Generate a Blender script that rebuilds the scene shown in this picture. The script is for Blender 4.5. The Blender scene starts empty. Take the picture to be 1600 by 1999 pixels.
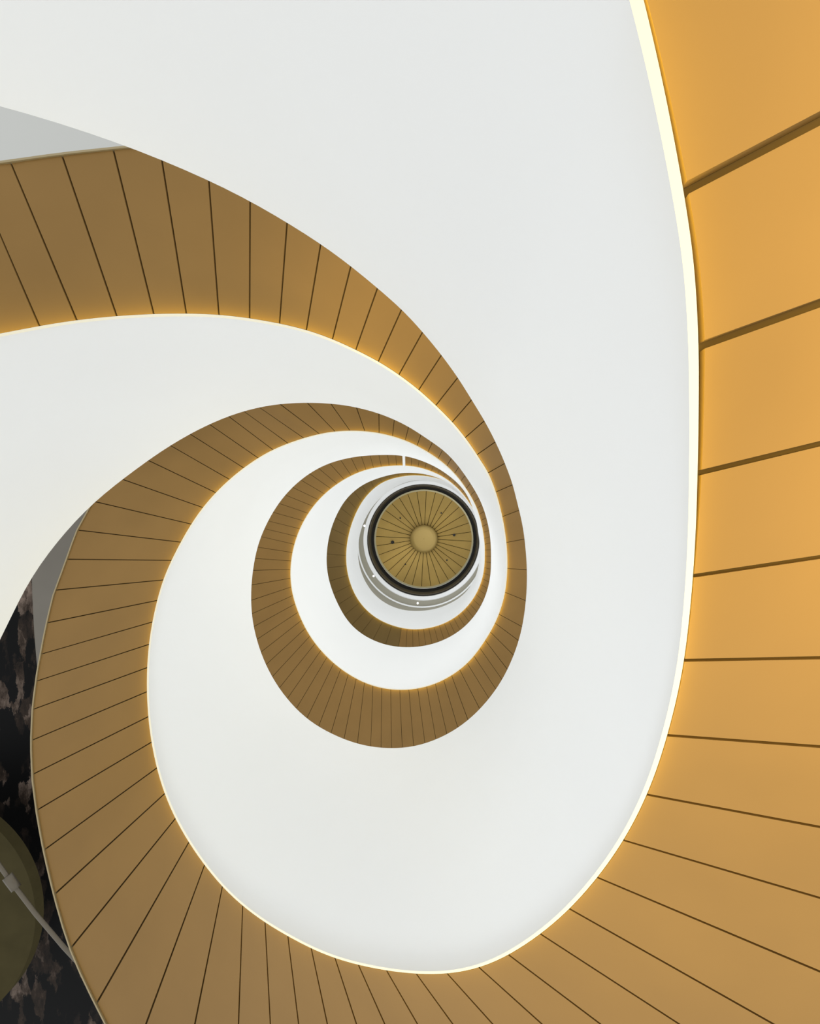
import bpy, math, bmesh
import numpy as np
from mathutils import Vector

F=900.0; S=1.8; K=S/F; CAM=1.5; U0=870.0; V0=1000.0
def P(u,v,z): return ((u-U0)*K*z,(v-V0)*K*z,CAM+S*z)
def PL(phi,rho,z):
    a=math.radians(phi); return (rho*math.cos(a)*K,rho*math.sin(a)*K,CAM+S*z)

# ---------------------------------------------------------------- materials
def mat(name,col,rough=.5,metal=0.0,emit=None,es=0,noise=None,spec=.5):
    m=bpy.data.materials.new(name); m.use_nodes=True
    nt=m.node_tree; b=nt.nodes['Principled BSDF']
    b.inputs['Base Color'].default_value=col; b.inputs['Roughness'].default_value=rough
    b.inputs['Metallic'].default_value=metal; b.inputs['Specular IOR Level'].default_value=spec
    if emit: b.inputs['Emission Color'].default_value=emit; b.inputs['Emission Strength'].default_value=es
    if noise:
        sc,amt=noise
        tc=nt.nodes.new('ShaderNodeTexCoord'); n=nt.nodes.new('ShaderNodeTexNoise'); n.inputs['Scale'].default_value=sc
        n.inputs['Detail'].default_value=3
        r=nt.nodes.new('ShaderNodeValToRGB')
        r.color_ramp.elements[0].position=.3; r.color_ramp.elements[1].position=.7
        r.color_ramp.elements[0].color=tuple(c*(1-amt) for c in col[:3])+(1,)
        r.color_ramp.elements[1].color=tuple(min(1,c*(1+amt)) for c in col[:3])+(1,)
        nt.links.new(tc.outputs['Object'],n.inputs['Vector']); nt.links.new(n.outputs['Fac'],r.inputs['Fac'])
        nt.links.new(r.outputs['Color'],b.inputs['Base Color'])
    return m
M_white=mat('white_plaster',(.89,.897,.886,1),.8,noise=(.6,.014),spec=.2)
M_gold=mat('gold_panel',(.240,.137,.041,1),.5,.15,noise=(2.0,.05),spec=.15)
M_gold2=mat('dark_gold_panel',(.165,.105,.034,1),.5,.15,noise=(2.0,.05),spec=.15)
M_gap=mat('dark_joint',(.070,.042,.013,1),.8,spec=.1)
M_strip=mat('strip_lens',(.60,.56,.44,1),.5,0,(1,.90,.66,1),.27,spec=.1)
M_led=mat('strip_led',(.9,.8,.5,1),.5,0,(1,.82,.12,1),6)
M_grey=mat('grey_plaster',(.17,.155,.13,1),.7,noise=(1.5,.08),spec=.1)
M_grey2=mat('pale_grey_plaster',(.54,.54,.51,1),.7,spec=.1)
M_trim=mat('trim_bronze',(.33,.26,.14,1),.45,.3)
M_black=mat('black_recess',(.022,.018,.010,1),.5)
M_dome=mat('dome_brass',(.52,.335,.075,1),.38,.3,noise=(.8,.12))
M_hub=mat('hub_brass',(.58,.40,.12,1),.38,.3)
M_rim=mat('dome_rim',(.85,.76,.45,1),.3,.2)
M_olive=mat('olive_panel',(.050,.041,.018,1),.9,noise=(3,.1),spec=.03)
M_steel=mat('steel_rail',(.13,.11,.08,1),.45,.5)
M_lamp=mat('lamp_glow',(1,1,1,1),.5,0,(1,.98,.92,1),2)
M_beige=mat('beige_panel',(.34,.32,.25,1),.5)

def mesh_obj(name,verts,faces,mats,mi=None,parent=None,smooth=False,label=None,kind=None,category=None):
    me=bpy.data.meshes.new(name); me.from_pydata([tuple(v) for v in verts],[],faces)
    for m in (mats if isinstance(mats,list) else [mats]): me.materials.append(m)
    if mi is not None: me.polygons.foreach_set('material_index',mi)
    if smooth: me.polygons.foreach_set('use_smooth',[True]*len(me.polygons))
    me.update()
    o=bpy.data.objects.new(name,me); bpy.context.scene.collection.objects.link(o)
    if parent: o.parent=parent
    if label: o['label']=label
    if kind: o['kind']=kind
    if category: o['category']=category
    return o

# ---------------------------------------------------------------- curves traced about the shaft's vertical
def polar_curve(pts,sig=2.2,start=None):
    a=[];r=[]
    prev=None
    for (u,v) in pts:
        t=math.degrees(math.atan2(v-V0,u-U0))
        if prev is None:
            if start is not None:
                while t<start-180: t+=360
                while t>start+180: t-=360
        else:
            while t<prev-180: t+=360
            while t>prev+180: t-=360
        if prev is not None and t<=prev+.3: t=prev+.3
        a.append(t); r.append(math.hypot(u-U0,v-V0)); prev=t
    a=np.array(a); r=np.log(np.array(r))
    m=np.zeros_like(r)
    d=np.diff(r)/np.diff(a); h=np.diff(a)
    m[0]=d[0]; m[-1]=d[-1]
    for i in range(1,len(r)-1): m[i]=(d[i-1]*h[i]+d[i]*h[i-1])/(h[i]+h[i-1])
    g=np.arange(a[0],a[-1],.5); out=np.zeros_like(g)
    idx=np.clip(np.searchsorted(a,g,side='right')-1,0,len(a)-2)
    t=(g-a[idx])/h[idx]
    out=(2*t**3-3*t**2+1)*r[idx]+(t**3-2*t**2+t)*h[idx]*m[idx]+(-2*t**3+3*t**2)*r[idx+1]+(t**3-t**2)*h[idx]*m[idx+1]
    n=int(sig*3/.5); k=np.exp(-.5*(np.arange(-n,n+1)*.5/sig)**2); k/=k.sum()
    s0=out[1]-out[0]; s1=out[-1]-out[-2]
    pad=np.concatenate([out[0]+s0*np.arange(-n,0),out,out[-1]+s1*np.arange(1,n+1)])
    out=np.convolve(pad,k,'valid')
    return (lambda x:float(np.exp(np.interp(x,g,out)))),a[0],a[-1]
def ztable(tab,sig=8):
    a=np.array([t[0] for t in tab],float); z=np.array([t[1] for t in tab],float)
    g=np.arange(a[0],a[-1]+.1,1.0); o=np.interp(g,a,z)
    n=int(sig*3); k=np.exp(-.5*(np.arange(-n,n+1)/sig)**2); k/=k.sum()
    pad=np.concatenate([o[0]+(o[1]-o[0])*np.arange(-n,0),o,o[-1]+(o[-1]-o[-2])*np.arange(1,n+1)])
    o=np.convolve(pad,k,'valid')
    return lambda x:float(np.interp(x,g,o))

c1=[(1200,-110),(1222,-30),(1230,0),(1262,130),(1290,260),(1313,380),(1332,500),(1342,620),(1346,760),(1346,900),(1343,1050),(1335,1180),(1318,1320),(1293,1430),(1255,1545),(1210,1635),(1150,1720),(1090,1785),(1020,1840),(950,1879),(880,1896),(800,1896),(720,1884),(640,1862),(560,1822),(500,1785),(440,1733),(390,1670),(355,1615),(325,1550),(303,1470),(292,1390),(290,1320),(296,1240),(308,1180),(322,1130),(345,1080),(362,1048),(400,990),(440,947),(485,910),(530,882),(580,862),(630,848),(690,843),(740,848),(790,862),(835,885),(875,915),(905,950),(928,990),(941,1035),(945,1080),(940,1130),(925,1165),(900,1195),(870,1215),(835,1226),(800,1228),(770,1222),(730,1203),(700,1172),(683,1135),(676,1090),(680,1050),(692,1010),(715,970),(745,944),(787,931),(827,930),(868,940),(905,965),(930,1000),(942,1045),(944,1090)]
r1=[(-420,110),(-200,160),(0,208),(100,237),(200,270),(260,291),(330,320),(400,350),(487,393),(560,436),(627,478),(685,521),(738,565),(786,607),(826,651),(862,695),(893,738),(920,781),(945,822),(965,860),(985,905),(998,940),(1010,985),(1020,1030),(1026,1080),(1028,1120),(1024,1190),(1015,1240),(1000,1285),(975,1335),(945,1375),(905,1413),(860,1440),(810,1457),(755,1461),(700,1453),(650,1434),(605,1408),(565,1370),(530,1320),(505,1262),(492,1205),(490,1160),(495,1105),(505,1060),(522,1020),(550,975),(590,935),(635,908),(690,893),(740,889),(790,891),(830,903),(870,925),(905,958),(925,1000),(933,1040),(936,1080),(930,1120),(910,1155),(870,1182),(820,1193),(775,1188),(735,1165),(710,1130),(699,1090),(702,1045),(720,1000),(750,966),(790,943),(827,938),(866,947),(901,970),(926,1003),(938,1045),(941,1090)]
c2=[(0,660),(80,642),(150,631),(230,623),(300,619),(365,618),(430,620),(487,627),(545,637),(600,650),(650,668),(695,689),(738,711),(778,737),(816,766),(848,795),(880,827),(905,857),(930,893),(950,925),(965,962),(978,1010),(986,1060),(988,1110),(982,1165),(965,1215),(945,1250),(915,1290),(880,1318),(840,1337),(780,1346),(725,1337),(680,1315),(640,1283),(605,1240),(583,1195),(570,1150),(568,1110),(575,1065),(590,1025),(620,980),(660,945),(710,920),(760,911),(800,911),(850,925),(890,952),(920,990),(938,1030),(946,1080)]
r2=[(-330,1650),(-150,1480),(0,1250),(60,1130),(115,1055),(180,985),(255,925),(330,872),(400,833),(470,805),(540,790),(600,787),(650,789),(700,797),(745,810),(790,830),(830,855),(865,880),(905,925),(940,985),(955,1040),(958,1090),(955,1135),(940,1180),(905,1225),(865,1250),(800,1264),(740,1255),(690,1225),(655,1170),(638,1110),(640,1060),(655,1010),(680,970),(710,946),(745,932),(785,924),(820,925),(858,935),(895,961),(922,1000),(937,1040),(944,1085)]

Z1=ztable([(-175,-.65),(-150,-.45),(-138,-.3),(-128,-.2),(-119,-.1),(-107,0),(-90,.12),(-70,.2),(-45,.29),(0,.43),(30,.54),(60,.72),(90,.98),(120,1.32),(150,1.75),(180,2.25),(210,2.75),(240,3.2),(270,3.7),(300,4.2),(330,4.7),(360,5.2),(450,6.6),(540,7.7),(790,8.6)])
Z2=ztable([(120,0.1),(150,.35),(164,.5),(181,.75),(201,1.05),(230,1.35),(270,1.8),(315,2.2),(360,2.7),(405,3.3),(450,3.8),(495,4.3),(540,4.9),(630,6.2),(790,8.2)])

def poly_hit(p,d,poly):
    best=None
    for (ax,ay),(bx,by) in zip(poly[:-1],poly[1:]):
        ex,ey=bx-ax,by-ay; det=d[0]*(-ey)+d[1]*ex
        if abs(det)<1e-9: continue
        qx,qy=ax-p[0],ay-p[1]
        t=(qx*(-ey)+qy*ex)/det; s=(d[0]*qy-d[1]*qx)/det
        if t>0 and -1e-6<=s<=1+1e-6 and (best is None or t<best): best=t
    return best

def build_stair(cpts,rpts,Z,cstart,rstart,seams,extra_keys,outer_poly,step,end,H,label,dark_from=None,shadow_gap=None):
    root=bpy.data.objects.new('spiral_staircase',None); bpy.context.scene.collection.objects.link(root)
    root['label']=label; root['category']='staircase'; root['group']='double helix staircases'
    C,ca,cb=polar_curve(cpts,start=cstart); R,ra,rb=polar_curve(rpts,start=rstart)
    def rho_r(p): return R(p)*(Z(p)+H)
    def rho_c(p):
        if p<=ca+4: 
            k=rho_r(p); 
            k0=rho_r(ca+4); kk=C(ca+4)*Z(ca+4)
            return k*(kk/k0)
        return C(p)*Z(p)
    end=min(end,cb,rb)
    ph=np.arange(ra,end,1.5); n=5; V=[];Fc=[]
    T=.035/K; TB=4.0
    for p in ph:
        z=Z(p); a,b=rho_c(p),rho_r(p)
        row=[PL(p,a+(b-a)*j/n,z+H*j/n) for j in range(n+1)]
        row+= [PL(p,b+T,z+H),PL(p,a+(b-a)*.3+T,z+H*.3),PL(p,a+TB,z)]
        V+=row
    w=n+4
    for i in range(len(ph)-1):
        for j in range(w):
            k=(j+1)%w
            Fc.append((i*w+j,i*w+k,(i+1)*w+k,(i+1)*w+j))
    Fc.append(tuple(range(w))); L=(len(ph)-1)*w; Fc.append(tuple(L+j for j in reversed(range(w))))
    o=mesh_obj('balustrade',V,Fc,M_white,parent=root,smooth=True,label='smooth white plastered curved balustrade wall')
    mod=o.modifiers.new('es','EDGE_SPLIT'); mod.split_angle=math.radians(50)
    def unwrap(u,v,ref):
        t=math.degrees(math.atan2(v-V0,u-U0))
        while t<ref-180: t+=360
        while t>ref+180: t-=360
        return t
    keys=[];ref=ca
    for (u,v,uu,vv) in seams+extra_keys:
        t=unwrap(u,v,ref+15); ref=t
        d=math.degrees(math.atan2(vv-v,uu-u))
        if keys:
            while d<keys[-1][1]-180: d+=360
            while d>keys[-1][1]+180: d-=360
        keys.append((t,d))
    ka=[k[0] for k in keys]; kd=[k[1] for k in keys]
    ph_s=ka[:len(seams)]
    p=ph_s[-1]
    while p<end-2:
        q=p;acc=0
        x0=PL(q,rho_c(q),0)
        st=step*(1.9 if (dark_from and p>=dark_from-2) else 1)
        while acc<st*K and q<end:
            q+=.25; x1=PL(q,rho_c(q),0); acc+=math.dist(x0[:2],x1[:2]); x0=x1
        if dark_from and p<dark_from-2 and q>dark_from-2: q=dark_from
        p=q; ph_s.append(p)
    def cpx(p):
        a=math.radians(p); r=C(p); return (U0+r*math.cos(a),V0+r*math.sin(a))
    def cross(p,soff,full=True):
        """point on soffit at phi p, plan offset soff outwards along the joint direction"""
        x,y=cpx(p); d=math.radians(np.interp(p,ka,kd)); z=Z(p)
        return (x+math.cos(d)*soff/z,y+math.sin(d)*soff/z,z)
    def width(p):
        x,y=cpx(p); d=math.radians(np.interp(p,ka,kd)); t=poly_hit((x,y),(math.cos(d),math.sin(d)),outer_poly)
        z=Z(p)
        return min(t*z,700) if t else 600
    lipw=lambda p: float(np.interp(p,[-75,-30,0],[5.0,6.2,6.2]))
    V=[];Fc=[];MI=[];SM=[]
    for i in range(len(ph_s)-1):
        p0,p1=ph_s[i],ph_s[i+1]; ns=6
        GAP=4.6 if p1<15 else (4.0 if p1<62 else 3.2)
        if shadow_gap: 
            f=lambda p: lipw(p)+1.3+3.4*max(0,1-abs(p-shadow_gap[0])/shadow_gap[1])**.5
            IN0,IN1=f(p0),f(p1)
        else: IN0=IN1=7.5
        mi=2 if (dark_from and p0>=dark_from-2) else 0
        a=PL(p0,rho_c(p0),0);b=PL(p1,rho_c(p1),0); arc=max(math.dist(a[:2],b[:2])/K,1e-3)
        base=len(V)
        cols=6
        for k,q in enumerate(np.linspace(0,1,ns+1)):
            pq=p0+(p1-p0)*q
            IN=IN0*(1-q)+IN1*q
            wq=width(p0)*(1-q)+width(p1)*q
            for j in range(cols+1):
                s=IN+(wq-IN)*j/cols
                g=(GAP*.5)/arc
                e0=0.0
                if k==0: e0=g
                if k==ns: e0=-g
                u,v,z=cross(pq+(p1-p0)*e0/(1+ .35*j/cols),s)
                V.append(P(u,v,z-.002/S)); 
        tb=len(V)
        for t in range(base,tb):
            x=V[t]; V.append((x[0],x[1],x[2]+.013))
        w=cols+1
        off=tb-base
        for k in range(ns):
            for j in range(cols):
                q=[base+k*w+j,base+(k+1)*w+j,base+(k+1)*w+j+1,base+k*w+j+1]
                Fc.append(tuple(q));MI.append(mi)
        ring=[base+j for j in range(w)]+[base+k*w+cols for k in range(1,ns+1)]+[base+ns*w+j for j in range(cols-1,-1,-1)]+[base+k*w for k in range(ns-1,0,-1)]
        for a_,b_ in zip(ring,ring[1:]+ring[:1]):
            Fc.append((a_,b_,b_+off,a_+off));MI.append(mi)
    rng=np.arange(ph_s[0],ph_s[-1],1.5); b0=len(V); wds=[]
    for p in rng:
        wd=width(p); wds.append(wd)
        for (s,dz) in ((3,.012),(wd*.5,.012),(wd,.012),(wd,.1),(70,.024)):
            u,v,z=cross(p,s); x=P(u,v,z); V.append((x[0],x[1],x[2]+dz))
    for i in range(len(rng)-1):
        for j in range(5):
            k=(j+1)%5
            Fc.append((b0+i*5+j,b0+i*5+k,b0+(i+1)*5+k,b0+(i+1)*5+j));MI.append(1)
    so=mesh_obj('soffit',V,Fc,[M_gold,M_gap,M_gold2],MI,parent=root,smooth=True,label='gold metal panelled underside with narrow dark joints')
    mod=so.modifiers.new('es','EDGE_SPLIT'); mod.split_angle=math.radians(35)
    V=[];Fc=[]
    for p,wd in zip(rng,wds):
        for (s,dz) in ((wd-1,-.010),(wd+4,-.010),(wd+4,.1),(wd-1,.1)):
            u,v,z=cross(p,s); x=P(u,v,z); V.append((x[0],x[1],x[2]+dz))
    for i in range(len(rng)-1):
        for j in range(4):
            k=(j+1)%4; Fc.append((i*4+j,i*4+k,(i+1)*4+k,(i+1)*4+j))
    mesh_obj('edge_trim',V,Fc,M_trim,parent=root,label='slim bronze trim along the outer edge')
    # light strip: closed profile, splayed lens lip below the wall, emitter on the face towards the panels
    V=[];Fc=[];MI=[]
    rng=np.arange(ph_s[0],ph_s[-1],1.0)
    for p in rng:
        lw=lipw(p)
        for (s,dz) in ((-.6,-.048),(lw,-.048),(lw-.7,-.001),(1,-.001)):
            u,v,z=cross(p,s); V.append(P(u,v,z+dz/S))
    for i in range(len(rng)-1):
        for j in range(4):
            k=(j+1)%4; Fc.append((i*4+j,i*4+k,(i+1)*4+k,(i+1)*4+j)); MI.append(1 if j==1 else 0)
    mesh_obj('light_strip',V,Fc,[M_strip,M_led],MI,parent=root,label='glowing warm white light strip')
    return root

def ang(u,v,d,L=100): return (u,v,u+L*math.cos(math.radians(d)),v+L*math.sin(math.radians(d)))
s1=[(1222,-30,1600,-300),(1332,355,1600,215),(1368,668,1600,585),(1372,925,1600,870),(1360,1133,1600,1097),(1335,1298,1600,1293),(1302,1446,1600,1468),(1258,1558,1600,1622),(1215,1652,1600,1765),(1165,1728,1600,1912),
 ang(1110,1790,29.5),ang(1052,1838,33),ang(988,1872,37),ang(930,1893,42),ang(868,1902,48),ang(808,1902,54),ang(750,1898,60),ang(695,1888,66),ang(650,1873,72),ang(605,1850,78),ang(560,1825,83),ang(515,1800,87),ang(473,1765,92)]
k1=[ang(440,1733,100),ang(410,1692,108),ang(382,1658,116),ang(358,1622,124),ang(338,1585,131),ang(320,1540,139),ang(305,1480,146),ang(297,1430,151),ang(292,1350,157),ang(292,1300,160),ang(303,1210,164),ang(310,1175,168),ang(322,1130,175),ang(345,1075,184),(385,1015,205,967),(435,950,285,868),(535,880,445,812),(615,852,530,795),(690,843,655,790),(740,847,740,805),(790,862,798,830),(835,885,850,855),(905,950,925,925),(945,1060,975,1050),(935,1145,965,1165),(870,1215,885,1250),(800,1228,800,1264),(730,1203,705,1235),(683,1135,650,1150),(678,1060,640,1045),(715,975,690,940),(785,937,775,900),(865,948,885,915),(925,1005,955,990)]
o1=[(1000,2330),(700,2300),(420,2230),(300,2130),(240,2055),(210,1999),(175,1930),(145,1865),(120,1790),(102,1720),(88,1660),(75,1590),(66,1520),(63,1450),(66,1380),(75,1310),(90,1230),(105,1165),(127,1105),(150,1040),(180,985),(215,935),(260,890),(330,830),(420,770),(520,720)]
s2=[(-80,672,-190,430),(0,660,-90,380),(78,642,-35,380),(150,630,20,320),(228,622,120,305),(300,618,220,293),(363,617,315,315),(427,620,407,352),(487,627,488,393),(545,637,560,436),(598,651,627,478),(648,668,685,521),(694,690,738,565),(737,712,785,605),(777,738,826,650),(815,766,862,694),(848,795,893,738),(880,827,920,781),(905,857,945,822),(928,890,968,862),(950,925,985,905),(965,962,1000,947),(978,1010,1012,997),(986,1060,1022,1053),(988,1110,1027,1113),(983,1155,1025,1172),(970,1195,1020,1222)]
k2=[(945,1250,990,1310),(905,1300,950,1375),(880,1320,912,1408),(840,1337,860,1440),(780,1346,785,1460),(725,1337,720,1455),(640,1283,580,1385),(605,1240,530,1320),(583,1195,500,1250),(570,1150,490,1180),(568,1110,495,1110),(575,1065,510,1050),(590,1025,530,1010),(620,980,565,955),(660,945,625,915),(710,920,700,893),(760,911,757,890),(850,925,860,900),(920,990,945,975)]
o2=[(-700,360),(-200,345),(0,322),(120,305),(220,294),(262,290),(340,283),(420,283),(500,290)]
H=1.0
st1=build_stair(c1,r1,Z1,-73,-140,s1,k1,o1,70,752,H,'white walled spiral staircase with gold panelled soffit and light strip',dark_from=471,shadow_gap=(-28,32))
c2b=[(-160,690),(-80,674)]+c2
st2=build_stair(c2b,r2,Z2,200,152,s2,k2,o2,72,744,H,'white walled spiral staircase with bronze gold panelled soffit')

# ---------------------------------------------------------------- slabs beside the stairs
def slab(name,pts,z,th,m,parent=None,**kw):
    n=len(pts); V=[P(u,v,z) for u,v in pts]; V+=[(x,y,h+th) for x,y,h in V]
    Fc=[tuple(range(n)),tuple(range(2*n-1,n-1,-1))]+[(i,(i+1)%n,n+(i+1)%n,n+i) for i in range(n)]
    return mesh_obj(name,V,Fc,m,parent=parent,**kw)
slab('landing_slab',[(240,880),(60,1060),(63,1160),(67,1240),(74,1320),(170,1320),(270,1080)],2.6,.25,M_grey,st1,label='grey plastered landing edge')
slab('landing_slab',[(-260,90),(180,120),(420,230),(420,420),(-260,470)],2.0,.25,M_grey2,st2,label='pale grey plastered landing underside')
slab('joint_post',[(785,888),(790,888),(790.5,912),(786,912)],5.5,.05,M_white,st2,label='short white divider between soffit panels')

# ---------------------------------------------------------------- top of the shaft
def circ(cx,cy,r,z,n=96): return [P(cx+r*math.cos(2*math.pi*i/n),cy+r*math.sin(2*math.pi*i/n),z) for i in range(n)]
def lathe(name,rings,m,mi=None,**kw):
    n=len(rings[0]); V=[v for r in rings for v in r]; Fc=[]
    for a in range(len(rings)-1):
        for i in range(n):
            Fc.append((a*n+i,a*n+(i+1)%n,(a+1)*n+(i+1)%n,(a+1)*n+i))
    return mesh_obj(name,V,Fc,m,mi,**kw)
lathe('ceiling',[circ(820,1068,139,9.75),circ(826,1056,117,9.75),circ(826,1056,117,9.8),circ(820,1068,139,9.8),circ(820,1068,139,9.75)],M_beige,kind='structure',label='beige grey ring ceiling around the opening')
lathe('trim_1',[circ(826,1055,117,9.74),circ(826,1055,110,9.74),circ(826,1055,109,10.1),circ(826,1055,118,10.1),circ(826,1055,117,9.74)],M_white,smooth=False,kind='structure',label='white ring lip around the round ceiling')
lathe('trim_2',[circ(826,1055,110,10.0),circ(826,1055,105,10.0),circ(827,1053,102,10.6),circ(827,1053,97,10.6),circ(827,1053,97,10.75)],M_black,kind='structure',label='black recessed ring around the round ceiling')
V=[];Fc=[];MI=[]
CX,CY=827,1052.5; NS=32; zt=10.55
def dp(r,a,dz=0): 
    x,y,z=P(CX+r*math.cos(a),CY+r*math.sin(a),zt); return (x,y,z+dz)
for i in range(NS):
    a0=2*math.pi*i/NS+.05; a1=2*math.pi*(i+1)/NS+.05; b=len(V)
    rs=[27,50,72,94]
    for r in rs:
        g=.5/r
        h=.25*(1-r/94)
        for t in (0,.5,1):
            V.append(dp(r,a0+g+(a1-a0-2*g)*t,h))
    for k in range(3):
        for j in range(2):
            Fc.append((b+k*3+j,b+k*3+j+1,b+(k+1)*3+j+1,b+(k+1)*3+j));MI.append(0)
b=len(V)
for i in range(96): V.append(dp(97,2*math.pi*i/96,.03))
V.append(dp(0,0,.3))
for i in range(96): Fc.append((b+i,b+(i+1)%96,b+96));MI.append(1)
dome=mesh_obj('ceiling',V,Fc,[M_dome,M_gap],MI,kind='structure',label='round brass ceiling of radial panels')
def tor(cx,cy,r0,r1,z,th,m,name,parent=None,**kw):
    A=circ(cx,cy,r0,z);B=circ(cx,cy,r1,z); up=lambda c:[(x,y,h+th) for x,y,h in c]
    return lathe(name,[A,B,up(B),up(A),A],m,parent=parent,**kw)
tor(CX,CY,93.5,96.5,zt-.01,.1,M_rim,'trim_3',kind='structure',label='pale brass rim of the round ceiling')
tor(823,1061,123.5,126,9.72,.05,M_white,'trim_5',kind='structure',label='thin white ring on the beige ceiling')
tor(826,1054.5,106,107.5,9.9,.05,M_steel,'trim_6',kind='structure',label='thin metal ring in the black recess')
n=64
hub=[circ(CX,CY,r,zt-.02+dz,n) for r,dz in ((27,.02),(26.5,0),(18,-.004),(8,-.006),(.5,-.006))]
h=lathe('trim_4',hub,M_hub,smooth=True,kind='structure',label='smooth round brass hub')
M_hole=mat('dark_fitting',(.02,.018,.012,1),.4)
for (u,v,r) in ((766,1059,3.4),(886,1045,2.6),(781,1012,1.6),(861,1002,1.6),(791,1102,1.6),(872,1094,1.6)):
    rr=[circ(u,v,q,zt-.006+dz,20) for q,dz in ((r,.008),(r,-.004),(r*.7,-.004),(r*.6,.0),(.1,.0))]
    o=lathe('downlight',rr,M_hole); o['label']='small dark round fitting set in the brass ceiling'; o['category']='ceiling light'; o['group']='dark ceiling fittings'
for (u,v) in ((711,1027),(729,1125),(815,1178),(766,949)):
    rr=[circ(u,v,q,9.0+dz,20) for q,dz in ((2.0,.01),(2.0,-.006),(1.4,-.006),(.1,-.006))]
    o=lathe('downlight',rr,M_lamp); o['label']='small lit white round downlight'; o['category']='ceiling light'; o['group']='lit downlights at the top'
V=[(-9,-9,24),(9,-9,24),(9,9,24),(-9,9,24),(-9,-9,24.2),(9,-9,24.2),(9,9,24.2),(-9,9,24.2)]
mesh_obj('ceiling',V,[(0,1,2,3),(7,6,5,4),(0,4,5,1),(1,5,6,2),(2,6,7,3),(3,7,4,0)],M_grey2,kind='structure',label='pale grey ceiling high above the shaft')

# ---------------------------------------------------------------- dark side of the atrium
md=mat('dark_fabric_painted_sheen',(.01,.01,.01,1),.6,spec=.08); nt=md.node_tree; b=nt.nodes['Principled BSDF']
N=nt.nodes.new; Lk=nt.links.new
tc=N('ShaderNodeTexCoord'); mp=N('ShaderNodeMapping'); mp.inputs['Scale'].default_value=(2.6,1.1,1); mp.inputs['Rotation'].default_value=(0,0,.45)
nz=N('ShaderNodeTexNoise'); nz.inputs['Scale'].default_value=2.8; nz.inputs['Detail'].default_value=10; nz.inputs['Roughness'].default_value=.78
mx=N('ShaderNodeVectorMath'); mx.operation='MULTIPLY_ADD'; mx.inputs[1].default_value=(.6,.6,.6)
vo=N('ShaderNodeTexVoronoi'); vo.inputs['Scale'].default_value=2.6
sp=N('ShaderNodeSeparateColor')
big=N('ShaderNodeTexNoise'); big.inputs['Scale'].default_value=.8; big.inputs['Detail'].default_value=2
m1=N('ShaderNodeMath'); m1.operation='MULTIPLY'; m2=N('ShaderNodeMath'); m2.operation='MULTIPLY'
rp=N('ShaderNodeValToRGB'); e=rp.color_ramp.elements
e[0].position=.11; e[0].color=(.002,.002,.002,1); e[1].position=.36; e[1].color=(.22,.165,.13,1)  # lighter shards put the sheen of crumpled glossy material into the colour
x=e.new(.20); x.color=(.030,.020,.014,1)
Lk(tc.outputs['Object'],mp.inputs['Vector']); Lk(mp.outputs['Vector'],nz.inputs['Vector']); Lk(nz.outputs['Color'],mx.inputs[0]); Lk(mp.outputs['Vector'],mx.inputs[2])
Lk(mx.outputs[0],vo.inputs['Vector']); Lk(vo.outputs['Color'],sp.inputs[0]); Lk(tc.outputs['Object'],big.inputs['Vector'])
Lk(sp.outputs[0],m1.inputs[0]); Lk(nz.outputs['Fac'],m1.inputs[1]); Lk(m1.outputs[0],m2.inputs[0]); Lk(big.outputs['Fac'],m2.inputs[1])
Lk(m2.outputs[0],rp.inputs['Fac']); Lk(rp.outputs['Color'],b.inputs['Base Color'])
slab('ceiling',[(-600,900),(300,900),(300,2300),(-600,2300)],4.4,.2,md,kind='structure',label='dark mottled ceiling with painted-in sheen beyond the staircase')
A=[circ(-165,1790,r,3.9,96) for r in (.5,120,228,234)]+[[(x,y,z+.15) for x,y,z in circ(-165,1790,234,3.9,96)]]
lathe('ceiling',A,M_olive,kind='structure',label='olive round ceiling panel in the dark atrium')
def tube(name,pts,rad,m,parent=None,n=14):
    V=[];Fc=[]
    for i,p in enumerate(pts):
        a=Vector(pts[max(i-1,0)]);b=Vector(pts[min(i+1,len(pts)-1)]); d=(b-a).normalized()
        s=d.cross(Vector((0,0,1))).normalized(); t=s.cross(d)
        for k in range(n):
            q=2*math.pi*k/n; V.append(Vector(p)+s*math.cos(q)*rad+t*math.sin(q)*rad)
    for i in range(len(pts)-1):
        for k in range(n): Fc.append((i*n+k,i*n+(k+1)%n,(i+1)*n+(k+1)%n,(i+1)*n+k))
    Fc.append(tuple(range(n)));Fc.append(tuple((len(pts)-1)*n+k for k in reversed(range(n))))
    return mesh_obj(name,V,Fc,m,parent=parent,smooth=True)
root=bpy.data.objects.new('handrail',None); bpy.context.scene.collection.objects.link(root)
root['label']='pale metal tube handrail with a square coupling'; root['category']='handrail'
zz=3.4
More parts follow.
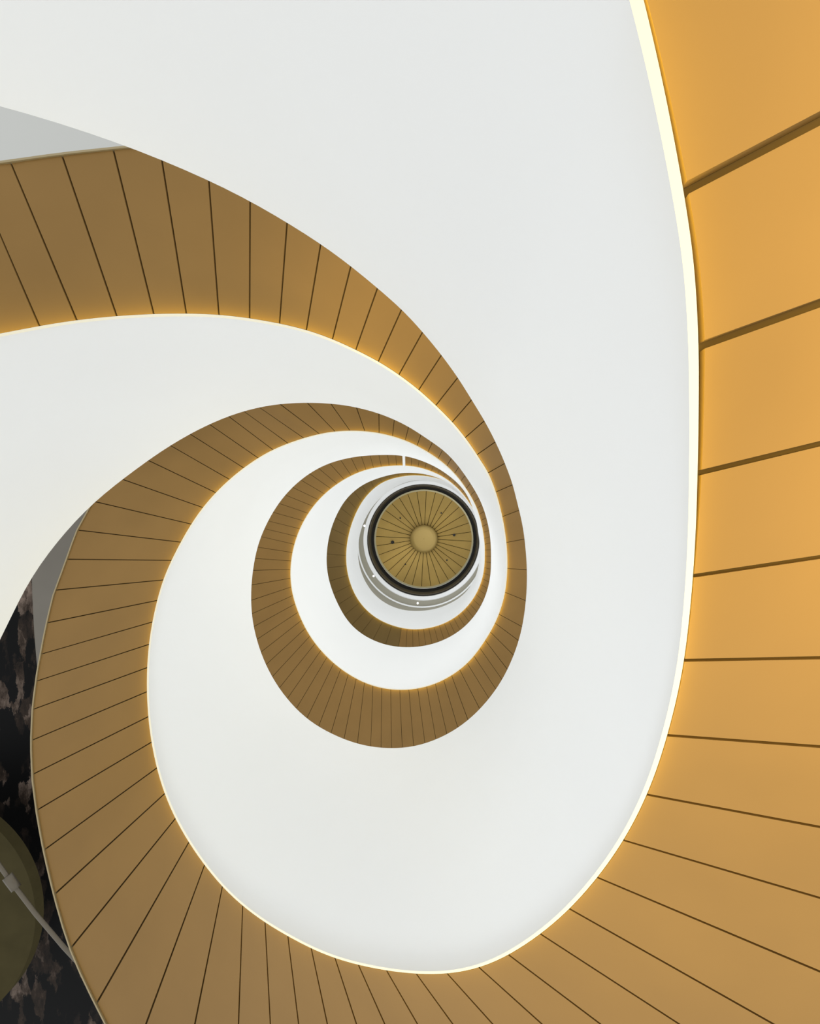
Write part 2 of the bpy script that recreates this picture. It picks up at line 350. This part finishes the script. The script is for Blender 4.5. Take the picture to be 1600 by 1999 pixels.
pp=[P(u,v,zz) for u,v in ((-160,1480),(-80,1582),(-30,1650),(22,1722),(70,1785),(125,1850),(200,1930),(280,2000))]
tube('rail',pp,.024,M_steel,root)
tube('coupling',[P(14,1711,zz),P(22,1722,zz),P(32,1735,zz)],.055,M_steel,root,8)

# ---------------------------------------------------------------- light
w=bpy.data.worlds.new('World'); bpy.context.scene.world=w; w.use_nodes=True
bg=w.node_tree.nodes['Background']; bg.inputs[0].default_value=(.955,.98,1,1); bg.inputs[1].default_value=1.08
def area(name,loc,rot,size,power,col,spread=180):
    l=bpy.data.lights.new(name,'AREA'); l.shape='DISK'; l.size=size; l.energy=power; l.color=col; l.spread=math.radians(spread)
    o=bpy.data.objects.new(name,l); o.location=loc; o.rotation_euler=rot; bpy.context.scene.collection.objects.link(o); return o
area('warm_fill',(1.35,-.6,-.2),(math.radians(180),0,0),1.5,66,(1,.80,.31),65)  # added fill, no fixture: brightens the gold soffit on the right
area('warm_fill',(1.0,1.75,-.2),(math.radians(180),0,0),1.5,18,(1,.82,.20),75)  # weaker added fill that warms the soffit towards the bottom
area('shaft_fill',(-.6,.7,.2),(math.radians(180),0,0),1.2,9,(.90,.96,1),55)  # added cool fill from below, lifts the inner white walls
for z,pw in ((9.0,16),(13.0,18)):
    l=bpy.data.lights.new('shaft_point_fill','POINT'); l.energy=pw; l.color=(.94,.97,1); l.shadow_soft_size=0  # unseen point fill added to brighten the upper coils, no fitting here
    o=bpy.data.objects.new('shaft_point_fill',l); o.location=(-.6,.8,z); bpy.context.scene.collection.objects.link(o)

cam=bpy.data.cameras.new('Camera'); co=bpy.data.objects.new('Camera',cam); bpy.context.scene.collection.objects.link(co)
co.location=(0,0,CAM); co.rotation_euler=(math.pi,0,0)
cam.sensor_fit='VERTICAL'; cam.sensor_height=36; cam.lens=F/1999*36; cam.shift_x=-(U0-800)/1999; cam.clip_start=.01
bpy.context.scene.camera=co
vs=bpy.context.scene.view_settings; vs.view_transform='Standard'; vs.look='None'; vs.exposure=0; vs.gamma=1
